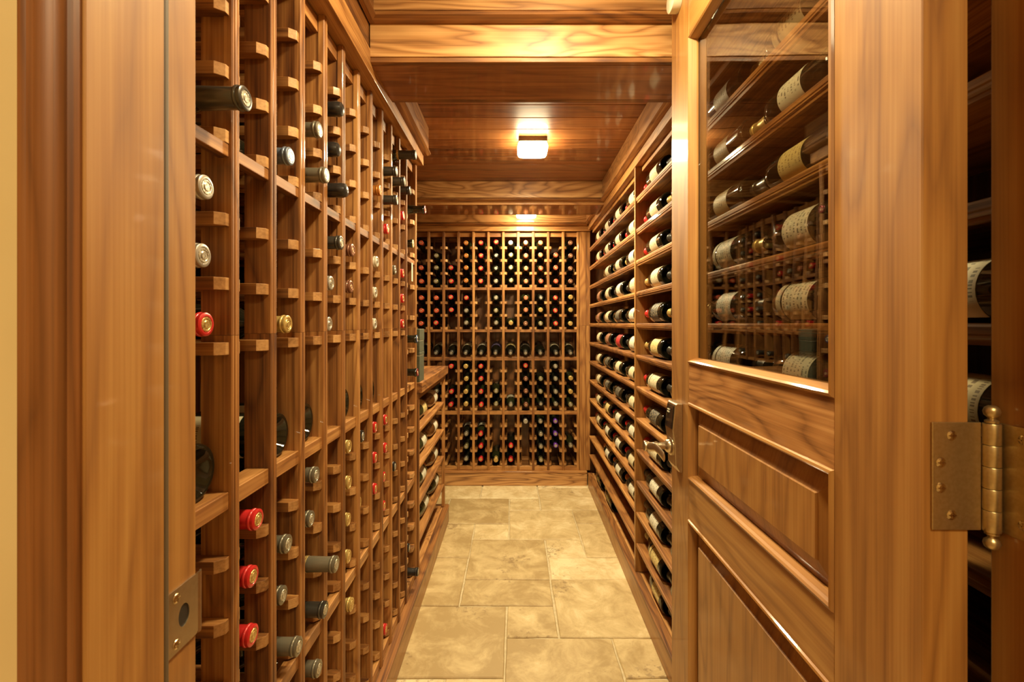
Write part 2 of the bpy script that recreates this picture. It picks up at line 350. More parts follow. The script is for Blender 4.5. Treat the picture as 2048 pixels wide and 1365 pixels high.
# cross beam 1
def beam(y0, y1, zb, ztop, x0, x1, lab):
    TR[0] += 1
    r = empty('trim_%d' % TR[0], (0, 0, 0), 0, lab, 'beam', None, 'structure')
    B('front_board', 'figured_X', r, x0, x1, y0, y0+.02, zb+.014, ztop, bev=.001)
    B('edge_bead', 'walnut_X', r, x0, x1, y0+.002, y0+.018, zb, zb+.0135, bev=.002)
    B('soffit_board', 'plank_X', r, x0, x1, y0+.019, y1-.0005, zb, zb+.02, bev=.001)
    B('rear_board', 'walnut_X', r, x0, x1, y1, y1+.018, zb, ztop, bev=.001)
    return r
beam(1.248, 1.46, 1.896, 2.15, -.389, .53, 'boxed ceiling beam with figured face nearest the doorway')
beam(2.752, 2.995, 1.896, 2.15, XA, .54, 'boxed ceiling beam towards the end wall')
def molding_x(y, z0, z1, x0, x1, d, lab):
    """moulding running along X, bulging towards -Y by d"""
    TR[0] += 1; h = z1-z0
    pts = [(y, z0), (y-d*.5, z0), (y-d, z0+h*.25), (y-d*.95, z0+h*.55), (y-d*.6, z0+h*.75), (y-d*.55, z1), (y, z1)]
    bm = prism(bmesh.new(), pts, 'X', x0, x1)
    return tag(put('trim_%d' % TR[0], finish(bm, 'trim', 'walnut_X')), lab, 'trim', None, 'structure')
def molding_y(x, z0, z1, y0, y1, d, lab, rz=0):
    TR[0] += 1; h = z1-z0
    pts = [(x, z0), (x+d*.5, z0), (x+d, z0+h*.25), (x+d*.95, z0+h*.55), (x+d*.6, z0+h*.75), (x+d*.55, z1), (x, z1)]
    bm = prism(bmesh.new(), pts, 'Y', y0, y1)
    return tag(put('trim_%d' % TR[0], finish(bm, 'trim', 'walnut_Y'), None, (0,0,0), (0,0,rz)), lab, 'trim', None, 'structure')
# near tray
trim('figured_X', -.375, .53, 1.228, 1.247, 2.023, 2.13, label='frieze board above the nearest ceiling beam')
molding_x(1.2475, 1.998, 2.0225, -.375, .53, .03, 'rounded moulding under the nearest frieze board')
trim('walnut_Y', -.389, -.372, .457, 1.227, 2.023, 2.13, label='frieze board above the long peg rack by the doorway')
molding_y(-.3885, 1.998, 2.0225, .457, 1.2474, .024, 'rounded moulding above the long peg rack by the doorway')
# middle tray
trim('figured_X', XA, .53, 2.727, 2.751, 1.932, ZC-.001, label='frieze board closing the middle tray at the second beam')
molding_x(2.7515, 1.913, 1.9315, XA, .53, .034, 'rounded moulding under the middle tray frieze')
trim('walnut_Y', -.389, -.366, 1.481, 1.984, 1.932, ZC-.001, label='frieze board ending over the last peg rack column')
molding_y(-.3885, 1.908, 1.9315, 1.481, 1.984, .032, 'rounded moulding ending over the last peg rack column')
trim('figured_Y', .482, .51, 1.465, 2.72, 1.932, ZC-.001, label='frieze board of the middle tray above the display shelves', rz=SKEW)
molding_y(.4995, 1.911, 1.9315, 1.465, 2.74, -.028, 'rounded moulding above the display shelves', rz=SKEW)
trim('figured_Y', .482, .51, 3.02, 3.37, 1.932, 1.994, label='short frieze board above the display shelves past the second beam', rz=SKEW)
molding_y(.4995, 1.911, 1.9315, 3.02, 3.37, -.028, 'short rounded moulding past the second beam', rz=SKEW)
trim('figured_X', XA, .53, 3.36, 3.384, 1.924, 1.994, label='frieze board above the far peg rack')
molding_x(3.3845, 1.902, 1.9235, XA, .53, .034, 'rounded moulding above the far peg rack')
trim('walnut_X', XA, .56, 3.385, 3.70, 1.866, 1.9235, label='head board capping the far peg rack')
# fascias
trim('walnut_Y', -.72, -.388, .458, 1.984, 1.866, 1.932, label='lower fascia board capping the long peg rack')
trim('walnut_Y', -.72, -.392, .458, 1.984, 1.9325, 2.12, label='upper fascia board above the long peg rack')
trim('walnut_Y', .50, .80, .47, 3.39, 1.872, 1.931, label='fascia board capping the display shelves', rz=SKEW)
trim('walnut_Y', .515, .80, .47, 3.39, 1.9315, 2.12, label='upper fascia board over the display shelves', rz=SKEW)
# baseboards / plinths
def plinth_y(name, x, y0, y1, d, lab, depth, rz=0):
    """plinth along Y, face at x; d=+1 faces -X (right side), -1 faces +X"""
    r = empty(name, (0,0,0), rz, lab, 'baseboard', None, 'structure')
    a, b_ = sorted((x, x+d*.018)); B('face_board', 'cherry_Y', r, a, b_, y0, y1, 0.001, .094, bev=.001)
    a, b_ = sorted((x-d*.004, x+d*.03)); B('cap_bead', 'walnut_Y', r, a, b_, y0, y1, .0945, .107, bev=.003)
    a, b_ = sorted((x+d*.0305, x+d*depth)); B('deck_board', 'figured_Y', r, a, b_, y0, y1, .085, .103)
    return r
plinth_y('baseboard_left', -.3907, .47, 2.757, -1, 'plinth under the long peg rack and the counter', .32)
plinth_y('baseboard_right', .493, .47, 3.36, 1, 'plinth under the display shelves', .30, SKEW)
r = empty('baseboard_back', (0,0,0), 0, 'plinth under the far peg rack', 'baseboard', None, 'structure')
B('face_board', 'figured_X', r, XA, .535, 3.382, 3.40, .001, .094, bev=.001)
B('cap_bead', 'walnut_X', r, XA, .535, 3.376, 3.412, .0945, .107, bev=.003)
B('deck_board', 'walnut_X', r, XA, .535, 3.4125, 3.68, .085, .103)
bl = bpy.data.objects['baseboard_left']
B('end_board', 'walnut_X', bl, -.71, -.3907, 2.7575, 2.772, .001, .107, bev=.001)

# doorway jambs (setting)
jl = empty('door_frame_1', (0,0,0), 0, 'latch-side jamb with strike plate and weatherstrip groove', 'door frame', None, 'structure')
B('jamb_face', 'cherry_Z', jl, -.335, -.305, .329, .4035, 0, 2.1, bev=.001)
B('weatherstrip', 'weatherstrip', jl, -.330, -.3055, .404, .4105, 0, 2.1, bev=.002, label='dark rubber weatherstrip')
B('jamb_rabbet', 'cherry_Z', jl, -.335, -.313, .411, .455, 0, 2.1, bev=.001)
pts = [(-0.3070, 0.3285), (-0.3073, 0.3225), (-0.3097, 0.3205), (-0.3121, 0.3225), (-0.3134, 0.3195), (-0.3161, 0.3175), (-0.3181, 0.3195), (-0.3201, 0.3215), (-0.3242, 0.3195), (-0.3272, 0.3145), (-0.3309, 0.3135), (-0.3323, 0.3165), (-0.3356, 0.3145), (-0.3380, 0.3145), (-0.3380, 0.3345), (-0.3070, 0.3345)]
bm = prism(bmesh.new(), pts, 'Z', 0, 2.12); put('casing', finish(bm, 'casing', 'dark_wood_Z', smooth=True), jl)['label'] = 'moulded dark casing'
# strike plate with D hole
sp_ = empty('strike_plate', (0,0,0), parent=jl)
bpy.data.objects.remove(sp_)
def d_plate():
    bm = bmesh.new(); ys, ye, z0, z1 = .4165, .4556, .885, .9445
    hole = [(.436+.0075*math.cos(a)*(1 if math.cos(a) > 0 else .9), .915+.0105*math.sin(a)) for a in [2*PI*i/72 for i in range(72)]]
    outer = []
    for hy, hz in hole:
        dy, dz = hy-.436, hz-.915
        t = min(abs((ye-.436)/dy) if dy > 1e-6 else abs((ys-.436)/dy) if dy < -1e-6 else 9, abs((z1-.915)/dz) if abs(dz) > 1e-6 else 9)
        outer.append((.436+dy*t, .915+dz*t))
    for xx in (-.3128, -.3113):
        pass
    vo = [bm.verts.new((-.3113, y, z)) for y, z in outer]; vi = [bm.verts.new((-.3113, y, z)) for y, z in hole]; vb = [bm.verts.new((-.330, y, z)) for y, z in hole]; vo2 = [bm.verts.new((-.3128, y, z)) for y, z in outer]
    n = 72
    for i in range(n):
        j = (i+1) % n
        bm.faces.new((vo[i], vo[j], vi[j], vi[i])); bm.faces.new((vi[i], vi[j], vb[j], vb[i])); bm.faces.new((vo[i], vo2[i], vo2[j], vo[j]))
    bm.faces.new(vb)
    for z in (z0, z1): 
        for y in (ys, ye):
            pass
    prism(bm, [(-.3128,.4556),(-.3113,.4556),(-.3105,.4585),(-.3125,.4625),(-.314,.4618),(-.3122,.4585)], 'Z', z0, z1)
    return bm
spo = put('strike_plate', finish(d_plate(), 'strike_plate', 'satin_nickel'), jl); spo['label'] = 'satin metal strike plate'
def screw(parent, loc, axis, r=.0042, mat='screw_metal'):
    bm = lathe(bmesh.new(), [(0, .0016), (r*.55, .0015), (r, .0006), (r*1.08, 0)], 14)
    box(bm, -r*.75, r*.75, -r*.11, r*.11, .0012, .0020); box(bm, -r*.11, r*.11, -r*.75, r*.75, .0012, .0020)
    rot = {'X': (0, PI/2, 0), '-X': (0, -PI/2, 0), '-Y': (PI/2, 0, 0)}[axis]
    return put('screw', finish(bm, 'screw', mat), parent, loc, rot)
B('strike_hole_shade', 'strike_shade_dark', spo, -.3129, -.3121, .427, .445, .903, .927, label='dark plate painting the shade in the latch hole')  # flat dark plate, its colour stands in for shade inside the hole
screw(spo, (-.3113, .4265, .936), 'X'); screw(spo, (-.3113, .4265, .8935), 'X')

# ---------------------------------------------------------------- bottles
def bottle_profile(kind):
    if kind == 'bordeaux': return [(0,.032),(.012,.029),(.022,.018),(.0285,.004),(.031,.0008),(.0335,.0),(.036,.001),(.0372,.004),(.0375,.012),(.0375,.180),(.0365,.193),(.033,.205),(.026,.216),(.0185,.226),(.0150,.240),(.0142,.262),(.0140,.290),(.0155,.291),(.0157,.298),(.0145,.2995),(0,.2995)]
    if kind == 'burgundy': return [(0,.036),(.012,.033),(.023,.020),(.0305,.005),(.033,.0008),(.036,.0),(.039,.001),(.0405,.004),(.041,.012),(.041,.135),(.0395,.155),(.035,.178),(.027,.204),(.0195,.228),(.0158,.248),(.0145,.268),(.0140,.288),(.0158,.289),(.0158,.295),(.0145,.297),(0,.297)]
    if kind == 'magnum': return [(0,.022),(.026,.015),(.042,.001),(.048,.0),(.0505,.005),(.051,.014),(.051,.205),(.049,.225),(.043,.243),(.033,.260),(.0235,.276),(.0175,.296),(.0155,.320),(.0152,.345),(.0175,.346),(.0175,.354),(.016,.356),(0,.356)]
PROF = {k: bottle_profile(k) for k in ('bordeaux', 'burgundy', 'magnum')}
LEN = {'bordeaux': .2995, 'burgundy': .297, 'magnum': .356}
RAD = {'bordeaux': .0375, 'burgundy': .041, 'magnum': .051}
CACHE = {}
def mesh(key, fn):
    if key not in CACHE: CACHE[key] = fn()
    return CACHE[key]
def m_glass(kind, glass): return mesh(('g', kind, glass), lambda: finish(lathe(bmesh.new(), PROF[kind], 28), 'glass_body', glass, smooth=True))
def m_capsule(kind, col, style='foil'):
    def f():
        Lk = LEN[kind]; e = .0008
        if style == 'wax':
            p = [(.0158, Lk-.066), (.0163, Lk-.05), (.0165, Lk-.02), (.0172, Lk-.014), (.0172, Lk-.006), (.0150, Lk+.002), (.009, Lk+.0055), (0, Lk+.007)]
        else:
            p = [(.0158, Lk-.062), (.0160, Lk-.0605), (.0152, Lk-.03), (.0149, Lk-.0105), (.0166, Lk-.0092), (.0172, Lk-.0072), (.0168, Lk-.0052), (.0160, Lk-.0045), (.0165, Lk-.0036), (.0163, Lk+.0005), (.0145, Lk+.0018), (.0118, Lk+.0018), (.0112, Lk+.0009), (0, Lk+.0009)]
        return finish(lathe(bmesh.new(), p, 24), 'capsule', 'capsule_'+col, smooth=True)
    return mesh(('c', kind, col, style), f)
def m_seal(kind, mat):
    if mat == 'seal_pale': return mesh(('s', kind, mat), lambda: finish(lathe(bmesh.new(), [(.0062, LEN[kind]+.0009), (.0055, LEN[kind]+.0020), (.0035, LEN[kind]+.0020), (.0028, LEN[kind]+.0010), (0, LEN[kind]+.0010)], 16), 'seal', mat, smooth=True))
    return mesh(('s', kind, mat), lambda: finish(lathe(bmesh.new(), [(.0105, LEN[kind]+.0009), (.0098, LEN[kind]+.0020), (.0082, LEN[kind]+.0020), (.0076, LEN[kind]+.0014), (.006, LEN[kind]+.0014), (.005, LEN[kind]+.0023), (0, LEN[kind]+.0024)], 18), 'seal', mat, smooth=True))
def m_band(kind, mat):
    return mesh(('b', kind, mat), lambda: finish(lathe(bmesh.new(), [(.0161, LEN[kind]-.066), (.0164, LEN[kind]-.0655), (.0164, LEN[kind]-.0585), (.0160, LEN[kind]-.058)], 24), 'foil_band', mat, smooth=True))
def m_label(kind, col, z0, z1, ang):
    def f():
        bm = bmesh.new(); uvl = bm.loops.layers.uv.new('UVMap'); n = 14; R = RAD[kind]+.0005; g = []
        for i in range(n+1):
            t = -ang/2+ang*i/n
            g.append([bm.verts.new((R*math.cos(t), R*math.sin(t), z)) for z in (z0, z1)] + [bm.verts.new(((R-.0007)*math.cos(t), (R-.0007)*math.sin(t), z)) for z in (z0, z1)])
        for i in range(n):
            a, b_ = g[i], g[i+1]
            fc = bm.faces.new((a[0], b_[0], b_[1], a[1]))
            for lp, uvv in zip(fc.loops, ((i/n, 0), ((i+1)/n, 0), ((i+1)/n, 1), (i/n, 1))): lp[uvl].uv = uvv
            bm.faces.new((a[1], b_[1], b_[3], a[3])); bm.faces.new((a[0], a[2], b_[2], b_[0]))
        me = bpy.data.meshes.new('paper_label'); bm.to_mesh(me); bm.free(); me.materials.append(MATS['label_'+col]); me.shade_smooth(); me.set_sharp_from_angle(angle=1.0)
        return me
    return mesh(('l', kind, col, round(z0, 3), round(z1, 3), round(ang, 2)), f)
SEALS = {'red': 'seal_gold', 'orange': 'seal_pale', 'amber': 'seal_pale', 'gold': 'seal_gold', 'copper': 'seal_pale', 'brown': 'seal_pale', 'maroon': 'seal_pale'}
ROTS = {'out': Matrix.Rotation(PI/2, 4, 'X'), 'in': Matrix.Rotation(-PI/2, 4, 'X')}
CAPNAME = {'bluegray': 'blue-grey', 'gray': 'grey', 'copper': 'copper-coloured', 'dark': 'dark grey', 'amber': 'amber', 'cream': 'cream', 'maroon': 'maroon'}
CAP2 = {}
def bottle(pos, direction, rz, label, group, kind='bordeaux', cap='red', glass='bottle_glass', lab=None, labz=None, lang=2.3, roll=0, style='foil', band=None, seal=True, tilt=0, neck=None):
    """pos = point on the axis at the bottle's base; direction: 'out' mouth towards local -Y, 'in' mouth towards local +Y"""
    M = Matrix.Translation(pos) @ Matrix.Rotation(rz, 4, 'Z') @ Matrix.Rotation(tilt, 4, 'X') @ ROTS[direction] @ Matrix.Rotation(roll, 4, 'Z')
    r = bpy.data.objects.new('wine_bottle', None); COL.objects.link(r); r.matrix_world = M; r.empty_display_size = .03
    tag(r, label, 'bottle', group)
    put('glass_body', m_glass(kind, glass), r)
    if cap:
        c = put('capsule', m_capsule(kind, cap, style), r)
        if style != 'wax' and seal: put('seal', m_seal(kind, SEALS.get(cap, 'seal_silver')), c)
        if band: put('foil_band', m_band(kind, 'seal_gold'), c)
    if lab:
        z0, z1 = labz or (.055, .145)
        put('paper_label', m_label(kind, lab, z0, z1, lang), r)
        if neck: put('paper_label', m_label(kind, neck, z1+.006, z1+.022, lang*.8), r)
    return r
ORD = ['', 'first', 'second', 'third', 'fourth', 'fifth', 'sixth', 'seventh', 'eighth', 'ninth', 'tenth', 'eleventh', 'twelfth', 'thirteenth', 'fourteenth', 'fifteenth']

# ---------------------------------------------------------------- peg racks
RAILS_UP = [1.756, 1.662, 1.568, 1.473, 1.351, 1.257, 1.162]
RAILS_LO = [.847, .755, .66, .565, .442, .349, .258, .160]
ROWZ = RAILS_UP + RAILS_LO
PW, BW, DEP = .0185, .0135, .275       # post face width, web width, rack depth
def rail_mesh(side, length=.262, wide=0.0):
    """side +1: rail on the +x side of a post; chamfer faces the opening"""
    def f():
        a, b_ = BW/2+.0002, BW/2+.0202+wide
        pts = [(a, 0), (b_-.0097, 0), (b_, .0115), (b_, length), (a, length)]
        pts = [(side*p[0], p[1]) for p in pts]
        me = finish(prism(bmesh.new(), pts, 'Z', -.0185, 0), 'rail', 'walnut_Y', bev=.0006)
        me.materials.append(MATS['endgrain'])
        for p in me.polygons:
            if p.normal.y < -.4: p.material_index = 1
        return me
    return mesh(('rail', side, length, wide), f)
def post_mesh(z0, z1):
    def f():
        h = (z1-z0)/2; w_ = PW/2
        front = [(-w_, .014), (-w_, .003), (-w_*.85, .0012), (-w_*.55, .0012), (-w_*.42, .0032), (-w_*.30, .0006), (0, 0), (w_*.30, .0006), (w_*.42, .0032), (w_*.55, .0012), (w_*.85, .0012), (w_, .003), (w_, .014)]
        pts = front + [(BW/2, .0142), (BW/2, .049), (-BW/2, .049), (-BW/2, .0142)]
        return finish(prism(bmesh.new(), pts, 'Z', -h, h), 'post', 'walnut_Z')
    return mesh(('post', z0, z1), f)
def rear_post_mesh(z0, z1):
    return mesh(('rpost', z0, z1), lambda: finish(box(bmesh.new(), -BW/2, BW/2, 0, .035, -(z1-z0)/2, (z1-z0)/2), 'rear_post', 'walnut_Z'))
SEED = {}
def seed(o, key):
    o.color = (SEED.setdefault(key, random.random()), 0, 0, 1)
def peg_rack(name, loc, rz, posts, z0, z1, rails, crosses, label, group, skip_first=False, custom=None, railskip=None):
    r = empty(name, loc, rz, label, 'wine rack', group)
    zc = (z0+z1)/2
    for x in posts:
        seed(put('post', post_mesh(z0, z1), r, (x, 0, zc)), (tuple(loc), round(x, 3))); put('rear_post', rear_post_mesh(z0, z1), r, (x, DEP-.036, zc))
    for i, (a, b_) in enumerate(zip(posts, posts[1:])):
        zs = custom.get(i, rails) if custom else rails
        wd_ = 0.0 if b_-a < .14 else (.018 if z0 > 1 else .028)
        for z in zs:
            put('rail', rail_mesh(1, DEP-.013, wd_), r, (a, .006, z)); put('rail', rail_mesh(-1, DEP-.013, wd_), r, (b_, .006, z))
    for z_a, z_b, d0, d1 in crosses:
        B('cross_rail', 'walnut_X', r, posts[0], posts[-1], d0, d1, z_a, z_b, bev=.0008)
        B('rear_cross_rail', 'walnut_X', r, posts[0], posts[-1], DEP-.030, DEP-.012, z_a, z_b)
    return r
XC = [(1.435, 1.4535, .0065, .0245), (1.828, 1.862, .016, .034)]
XCL = [(1.124, 1.144, .012, .05), (.916, .941, .0065, .045), (.517, .543, .0065, .0265), (.108, .137, .0065, .0265)]
# long rack along the wall (one upper and one lower unit; the joint of the posts is visible)
LX = -.414
LP = [.691+.11*k for k in range(-1, 11)] + [1.965]
up_custom = {11: [1.75, 1.622, 1.484, 1.35, 1.222]}
lo_custom = {11: [1.086] + RAILS_LO}
RL2 = [1.162] + RAILS_LO
peg_rack('wine_rack', (LX, 0, 0), PI/2, LP, 1.1725, 1.8655, RAILS_UP[:6], XC, 'upper unit of the long walnut peg rack beside the doorway', 'peg racks', custom=up_custom)
peg_rack('wine_rack', (LX, 0, 0), PI/2, LP, .1075, 1.172, RL2, XCL[1:], 'lower unit of the long walnut peg rack beside the doorway', 'peg racks', custom=lo_custom)
for o in [o for o in bpy.data.objects if o.name.startswith('wine_rack')][:1]:
    B('end_panel', 'walnut_Z', o, 1.975, 1.984, .03, .27, 1.1725, 1.865)
    # magnum rails below the joint belong to the lower unit
# far rack
BP = [.4717-.11*k for k in range(11, -1, -1)]
rb = peg_rack('wine_rack', (0, 3.40, 0), 0, BP, 1.1725, 1.8655, RAILS_UP[:6], XC, 'upper unit of the peg rack filling the end wall', 'peg racks')
B('corner_board', 'walnut_Z', rb, .4835, .528, .0, .02, 1.1725, 1.8655, bev=.001)
rb2 = peg_rack('wine_rack', (0, 3.40, 0), 0, BP, .1075, 1.172, RL2, XCL, 'lower unit of the peg rack filling the end wall', 'peg racks')
B('corner_board', 'walnut_Z', rb2, .4835, .528, .0, .02, .1075, 1.172, bev=.001)
B('corner_board', 'walnut_Z', rb, .5285, .56, .002, .02, 1.1725, 1.8655, bev=.001); B('corner_board', 'walnut_Z', rb2, .5285, .56, .002, .02, .1075, 1.172, bev=.001)
# rack standing on the counter
TP = [2.05+.1095*k for k in range(13)]
peg_rack('wine_rack', (-.72, 0, 0), PI/2, TP, .936, 1.8655, RAILS_UP, XC+[(1.124, 1.144, .012, .05), (.9365, .955, .0065, .04)], 'shallow peg rack standing at the back of the counter', 'peg racks')

def rack_bottle(front, rz, axis_pos, tipd, row_z, label, group, base_out=False, **kw):
    """axis_pos along the rack, tipd = how far the mouth (or base) stands proud of the rack face"""
    kind = kw.get('kind', 'bordeaux'); Lb = LEN[kind]; R = RAD[kind]
    z = row_z + math.sqrt(max(R*R-kw.pop('gap', .0272)**2, 0))+.0006
    depth = (-tipd) + (0 if base_out else Lb)
    d = -tipd if base_out else Lb-tipd
    if rz == 0: pos = (axis_pos, front+d, z)
    else: pos = (front-d, axis_pos, z)
    return bottle(pos, 'in' if base_out else 'out', rz, label, group, **kw)

# bottles of the long rack: (column, row 1-15, cap, x of the mouth, extras)
LONG = [(0,4,'dark',.370,{}),(0,5,'silver',.424,{}),(0,6,'silver',.428,{}),(0,7,'red',.424,{}),
        (1,8,'red',.4137,{}),(1,9,'red',.4218,{}),(1,10,'red',.4218,{}),
        (2,4,'bluegray',.4146,{}),(2,7,'gold',.419,{}),(2,9,'gray',.419,{}),(2,10,'gray',.428,{}),(2,11,'gray',.399,{'band':1}),
        (3,3,'gray',.407,{}),(3,4,'gray',.3926,{}),(3,8,'gray',.4135,{}),(3,9,'gray',.424,{}),(3,10,'gray',.372,{'band':1}),(3,11,'dark',.395,{}),(3,12,'gray',.408,{}),
        (4,2,'black',.4025,{'style':'wax'}),(4,3,'black',.4106,{'style':'wax'}),(4,4,'black',.393,{'style':'wax'}),(4,5,'dark',.4025,{}),(4,6,'silver',.4257,{}),(4,7,'silver',.430,{}),
        (5,5,'brown',.414,{}),(5,6,'brown',.418,{}),(5,8,'gold',.423,{}),(5,9,'gold',.423,{}),(5,10,'gold',.425,{}),(5,11,'gold',.424,{}),(5,12,'gold',.4167,{}),
        (6,8,'black',.4245,{}),(6,10,'gold',.434,{}),
        (7,3,'amber',.407,{'glass':'bottle_glass_green'}),(7,5,'white',.4165,{}),(7,6,'white',.421,{}),(7,7,'white',.4226,{}),(7,8,'red',.421,{}),(7,9,'red',.421,{}),(7,10,'red',.421,{}),
        (8,2,'dark',.3856,{}),(8,3,'dark',.384,{}),(8,4,'red',.4146,{}),(8,8,'red',.420,{}),(8,9,'red',.420,{}),(8,10,'red',.426,{}),(8,11,'red',.426,{}),(8,15,'red',.420,{}),
        (9,1,'dark',.346,{'band':1}),(9,2,'dark',.385,{}),(9,5,'gray',.4184,{}),(9,10,'black',.419,{}),
        (10,2,'black',.3904,{}),(10,3,'red',.4148,{}),(10,5,'red',.4166,{}),(10,6,'red',.4166,{}),(10,7,'red',.4166,{}),
        (11,14,'black',.426,{'gap':.032}),(11,15,'black',.39,{'gap':.032})]
for c, rr, cap, xt, kw in LONG:
    yc = (LP[c]+LP[c+1])/2
    jut = 'jutting out, ' if xt < .4 else ''
    lb = '%s-capped wine bottle %sin the long rack, %s column from doorway, %s row' % (CAPNAME.get(cap, cap), '', ORD[c+1], ORD[rr])
    if xt < .4: lb = '%s-capped bottle jutting from the long rack, %s column from doorway, %s row' % (CAPNAME.get(cap, cap), ORD[c+1], ORD[rr])
    rack_bottle(LX, PI/2, yc, -(xt+LX), ROWZ[rr-1], lb, 'wine bottles in the long peg rack', cap=cap, **kw)
for z, cap, xt, nm in ((1.622, 'maroon', .361, 'top'), (1.484, 'cream', .41, 'second'), (1.086, 'blue', .394, 'third'), (.95, 'maroon', .392, 'lowest')):
    zz = z
    rack_bottle(LX, PI/2, (LP[11]+LP[12])/2, -(xt+LX), zz, '%s-capped magnum in the wide end column above the counter, %s' % (CAPNAME.get(cap, cap), nm), 'magnums in the wide end column', kind='magnum', cap=cap, gap=.042 if zz > 1.1 else .032)
for c in (0, 2, 3, 5, 6, 7):
    yc = (LP[c]+LP[c+1])/2; z = .9415+.0410+.0005
    bottle((LX-.022, yc, z), 'in', PI/2, 'dark bottle lying base outward on the long rack display ledge, %s column from doorway' % ORD[c+1], 'bottles lying on the long rack ledge', kind='burgundy', cap='dark', glass='bottle_glass', lab='cream', roll=PI)

# bottles of the far rack; columns 0 (by the counter) .. 10 (by the corner board)
K = {'r':'red','o':'orange','a':'amber','g':'gold','l':'olive','y':'gray','s':'silver','b':'brown','k':'black','c':'copper','p':'purple','d':'dark','.':None}
FAR = ['o..arrscc.b', '.l.arklocob', 'olrarklcoob', 'olrarylcoob', 'oorr.y.cdrg', 'oory.l.cgrg', 'or.y.ygblrg',
       '..rgr..r.y.', '...gr..blyg', '.yrgrl.blyg', '..rgrlybdyl', '.......syp.', '...yr...yp.', '...lr.r.ypy', '...yrgr.l..']
CB = [(BP[i]+BP[i+1])/2 for i in range(11)]
for ri, row in enumerate(FAR):
    for ci, ch in enumerate(row):
        cap = K[ch]
        if not cap: continue
        yo = random.uniform(-.004, .010)
        lb = '%s-capped wine bottle in the end-wall rack, %s column from its corner board, %s row' % (CAPNAME.get(cap, cap), ORD[11-ci], ORD[ri+1])
        kw = {}
        if random.random() < .3: kw['kind'] = 'burgundy'
        if (ri, ci) in ((10, 6), (12, 3), (12, 4)): kw.update(lab='white', roll=PI/2)
        rack_bottle(3.40, 0, CB[ci]+random.uniform(-.002, .002), yo, ROWZ[ri], lb, 'wine bottles in the end-wall rack', cap=cap, glass=random.choice(['bottle_glass', 'bottle_glass', 'bottle_glass_green']), **kw)
dl = ['cream', 'cream', 'cream', 'cream', 'white', 'violet', 'yellow', 'dark', None, 'cream', 'cream']
for ci in range(11):
    lb = '%s bottle lying on the end-wall rack ledge, %s from the corner board' % ({'cream': 'cream-labelled', 'white': 'white-labelled', 'violet': 'violet-labelled', 'yellow': 'yellow-labelled', 'dark': 'dark-labelled', None: 'unlabelled dark'}[dl[ci]], ORD[11-ci])
    bottle((CB[ci]+random.uniform(-.004, .004), 3.40+.285+random.uniform(-.01, .0), .9415+.0382+.034), 'out', 0, lb, 'bottles on the end-wall rack ledge', cap='dark', lab=dl[ci], labz=(.06, .165), roll=PI/2+random.uniform(-.3, .3), lang=2.6, tilt=math.radians(8))
# bottles in the rack behind the counter
CT = [(TP[i]+TP[i+1])/2 for i in range(12)]
rnd = random.Random(5)
colcap = ['red', 'red', 'dark', 'gold', 'red', 'copper', 'gray', 'red', 'gold', 'dark', 'red', 'gray']
for ci in range(12):
    for ri in range(7):
        if rnd.random() < .38: continue
        cap = colcap[ci]
        rack_bottle(-.72, PI/2, CT[ci], rnd.uniform(-.004, .01), RAILS_UP[ri], '%s-capped bottle in the rack behind the counter, %s column from end wall, %s row' % (CAPNAME.get(cap, cap), ORD[12-ci], ORD[ri+1]), 'bottles in the rack behind the counter', cap=cap)
    if ci % 3 != 1:
        bottle((-.72-.29, CT[ci], .9555+.0382), 'out', PI/2, 'dark bottle lying at the back of the counter, %s from the end wall' % ORD[12-ci], 'bottles lying at the back of the counter', cap='dark', lab='white', labz=(.06, .165), roll=PI/2)

# ---------------------------------------------------------------- counter with shelves
ct = empty('counter', (0,0,0), 0, 'butcher-block walnut counter with bottle shelves beneath, past the long rack', 'counter')
bx = -.395
for i in range(6):
    x1 = bx-.054*i; B('stave', 'walnut_Y', ct, x1-.0537, x1, 1.987, 2.772, .890, .9345, bev=.0012)
B('apron', 'walnut_Y', ct, -.70, -.412, 1.99, 2.755, .862, .8895)
for y in (2.735,):
    B('leg', 'walnut_Z', ct, -.427, -.409, y-.009, y+.009, .1075, .862, bev=.001); B('leg', 'walnut_Z', ct, -.712, -.69, y-.009, y+.009, .1075, .862)
B('leg', 'walnut_Z', ct, -.712, -.69, 1.99, 2.01, .1075, .862); B('leg', 'walnut_Z', ct, -.427, -.409, 1.987, 2.003, .1075, .862)
def nosing(front, d, z, y0, y1, depth, mat='walnut_Y'):
    """shelf along Y whose moulded edge is at x=front; d=+1 shelf goes +x"""
    pr = [(0, -.004), (.0012, -.0012), (.004, 0), (depth, 0), (depth, -.016), (.022, -.016), (.019, -.0235), (.006, -.0245), (.0045, -.0185), (.0015, -.0165), (.0015, -.0135), (0, -.0115)]
    yc = (y0+y1)/2
    return finish(prism(bmesh.new(), [(d*p[0], p[1]) for p in pr], 'Y', y0-yc, y1-yc), 'shelf', mat), (front, yc, z)
for z in (.728, .567, .409, .245):
    me, loc = nosing(-.412, -1, z, 1.99, 2.725, .29); put('shelf', me, ct, loc)
under = [(.728, [('white', 2.655, 'amber', 'bottle_glass_amber', 'cream'), ('yellow', 2.335, 'gold', 'bottle_glass_green', 'cream')]),
         (.567, [('white', 2.66, 'copper', 'bottle_glass_amber', None), ('white', 2.33, 'gold', 'bottle_glass_green', None)]),
         (.409, [('white', 2.665, 'copper', 'bottle_glass_amber', None), ('white', 2.32, 'gold', 'bottle_glass_green', None)]),
         (.245, [('white', 2.70, 'dark', 'bottle_glass_green', None), ('white', 2.385, 'dark', 'bottle_glass_green', None)])]
